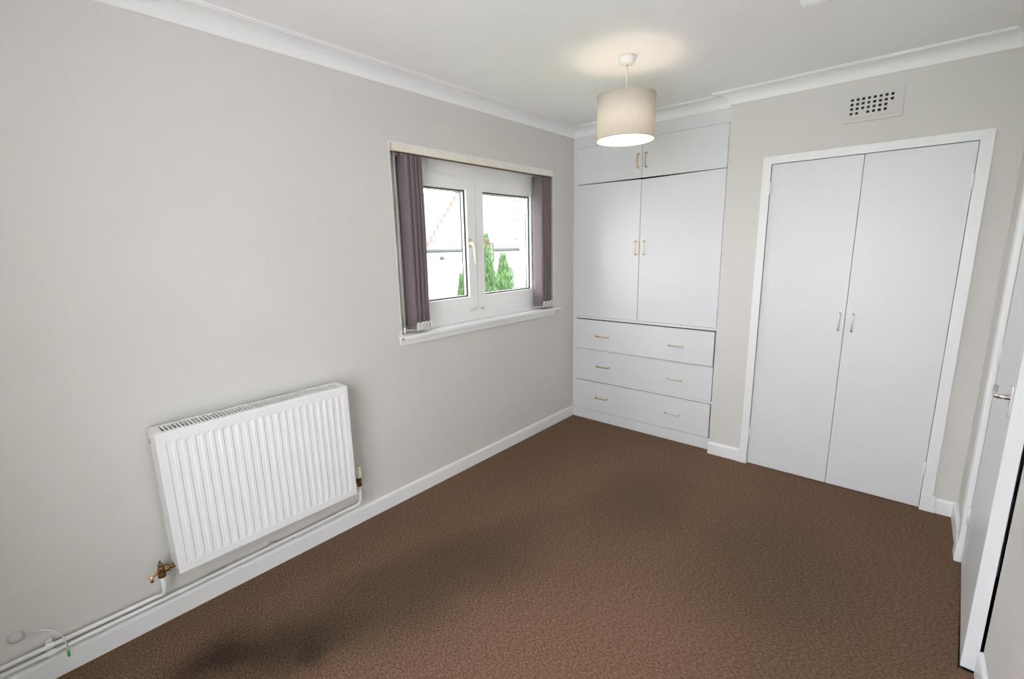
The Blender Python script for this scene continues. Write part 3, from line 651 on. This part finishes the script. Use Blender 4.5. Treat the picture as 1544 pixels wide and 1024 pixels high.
# slates of the face that looks at the room
Va, Vb, Vt = Vector(cor[0]), Vector(cor[1]), Vector(ap); mid = (Va+Vb)/2; upv = (Vector(ap)-mid); LU = upv.length; upn = upv.normalized(); al = (Vb-Va).normalized(); LW = (Vb-Va).length; fn = al.cross(upn).normalized()
if fn.x < 0: fn = -fn
sw_, se_ = 0.33, 0.26
b = nb(); box(b, -sw_/2+0.006, sw_/2-0.006, -0.006, 0.006, -0.02, se_+0.04); so = link('slate', b, 'slate'); slate_me = so.data; bpy.data.objects.remove(so)
rot = Matrix((al, -fn, upn)).transposed()
rfw = rf
row = 0
while row*se_ < LU-0.3:
    h0 = row*se_; half = LW/2*(1-(h0+se_*0.8)/LU); k = -int(half/sw_)-1
    while k*sw_ < LW/2:
        cxs = k*sw_+(0.5*sw_ if row % 2 else 0)
        if cxs-sw_*0.45 > -half and cxs+sw_*0.45 < LW/2:
            s = bpy.data.objects.new('slate', slate_me); COL.objects.link(s); s.parent = rf
            mw = rot.to_4x4(); mw.translation = mid+al*cxs+upn*(h0+0.01)+fn*(0.016+random.uniform(0, 0.006)); tilt = Matrix.Rotation(math.radians(-2.0), 4, 'X')
            mm = mw @ tilt; mm.translation -= nh.location; s.matrix_basis = mm
        k += 1
    row += 1
# red hip tiles
b = nb(); tube(b, [(0, 0, 0), (0, 0, 0.36)], [0.095, 0.08], 10); so = link('hip_tile', b, 'redtile', None, True); tile_me = so.data; bpy.data.objects.remove(so)
for c0 in (Va,):
    hv = Vt-c0; n = int(hv.length/0.34)
    for k in range(n):
        s = bpy.data.objects.new('hip_tile', tile_me); COL.objects.link(s); s.parent = rf
        mw = hv.to_track_quat('Z', 'Y').to_matrix().to_4x4(); mw.translation = c0+hv.normalized()*(k*0.34)+fn*0.0-nh.location; s.matrix_basis = mw
b = nb(); tube(b, [hp_(-ov, ov+0.05, EZ-0.01), hp_(SW+ov, ov+0.05, EZ-0.01)], 0.075, 10); part('gutter', b, 'gutter', nh, True)
b = nb(); box(b, -ov, SW+ov, ov-0.02, ov+0.01, EZ-0.16, EZ-0.02)
for v_ in b.verts: v_.co = Vector(hp_(*v_.co))
part('fascia', b, 'harl', nh)
b = nb(); lathe(b, [(0.0, 0.16), (0.09, 0.14), (0.11, 0.05), (0.06, 0.0)], (0, 0, 0), 'z', 14)
for v_ in b.verts: v_.co = Vector(hp_(0.62+v_.co.x, 0.14+v_.co.y, EZ-0.42+v_.co.z))
part('wall_light', b, 'gutter', nh, True)
arch = [(-0.36, 0), (0.36, 0), (0.36, 0.65)]+[(0.36*math.cos(t), 0.65+0.36*math.sin(t)) for t in [PI*k/10 for k in range(1, 10)]]+[(-0.36, 0.65)]
b = prism(nb(), arch, 'y', 0.004, 0.03)
for v_ in b.verts: v_.co = Vector(hp_(3.52+v_.co.x, v_.co.y, EZ-1.75+v_.co.z))
part('arched_window', b, 'archglass', nh)
# larger slate-roofed block behind
mh = thing('house_block', (-21, 14, GZ), 'larger slate-roofed block rising behind the hipped house', 'house')
b = nb(); box(b, -25, -20.5, 8, 19, GZ, 2.2); part('wall', b, 'harl', mh)
b = prism(nb(), [(-25.3, 2.1), (-20.2, 2.1), (-22.75, 7.6)], 'y', 7.8, 19.2)
part('roof', b, 'slate', mh)

def conifer(x, y, h, r, label, n, seed):
    rnd = random.Random(seed)
    t = thing('conifer', (x, y, GZ), label, 'tree', 'garden conifers')
    b = nb(); tube(b, [(x, y, GZ), (x, y, GZ+h*0.9)], [0.09, 0.02], 8); part('trunk', b, 'trunk', t)
    b = nb()
    for k in range(n):
        u = rnd.random()**1.25; zc = GZ+0.15+u*(h-0.3); rad_ = r*(1-u)**0.8*(0.45+0.62*rnd.random()**0.6)*(1+0.22*math.sin(11*u+2.1*(k % 9))); a = rnd.random()*2*PI
        c = Vector((x+rad_*math.cos(a), y+rad_*math.sin(a), zc)); d = Vector((math.cos(a)*0.55, math.sin(a)*0.55, 1.0+rnd.random()*0.5)).normalized()
        s = d.cross(Vector((rnd.uniform(-1, 1), rnd.uniform(-1, 1), rnd.uniform(-.3, .3)))).normalized(); L2 = rnd.uniform(0.07, 0.15); w2 = rnd.uniform(0.013, 0.026)
        q = d.cross(s)
        v0 = b.verts.new(c-d*L2*0.3); v1 = b.verts.new(c+s*w2+d*L2*0.2); v2 = b.verts.new(c-s*w2+d*L2*0.2+q*w2*0.5); v3 = b.verts.new(c+d*L2); v4 = b.verts.new(c+q*w2+d*L2*0.25)
        for f_ in ((v0, v1, v4), (v0, v4, v2), (v1, v3, v4), (v4, v3, v2)): b.faces.new(f_)
    f = part('foliage', b, 'leaf', t); f['kind'] = 'stuff'
conifer(-6.4, 8.93, 4.50, 0.52, 'taller slender green conifer close to the window handles', 12000, 3)
conifer(-4.41, 7.36, 4.02, 0.60, 'broader shorter green conifer in front of the arched window', 14000, 5)
conifer(-8.3, 9.76, 3.40, 0.36, 'small green conifer showing at the edge of one pane', 5000, 9)
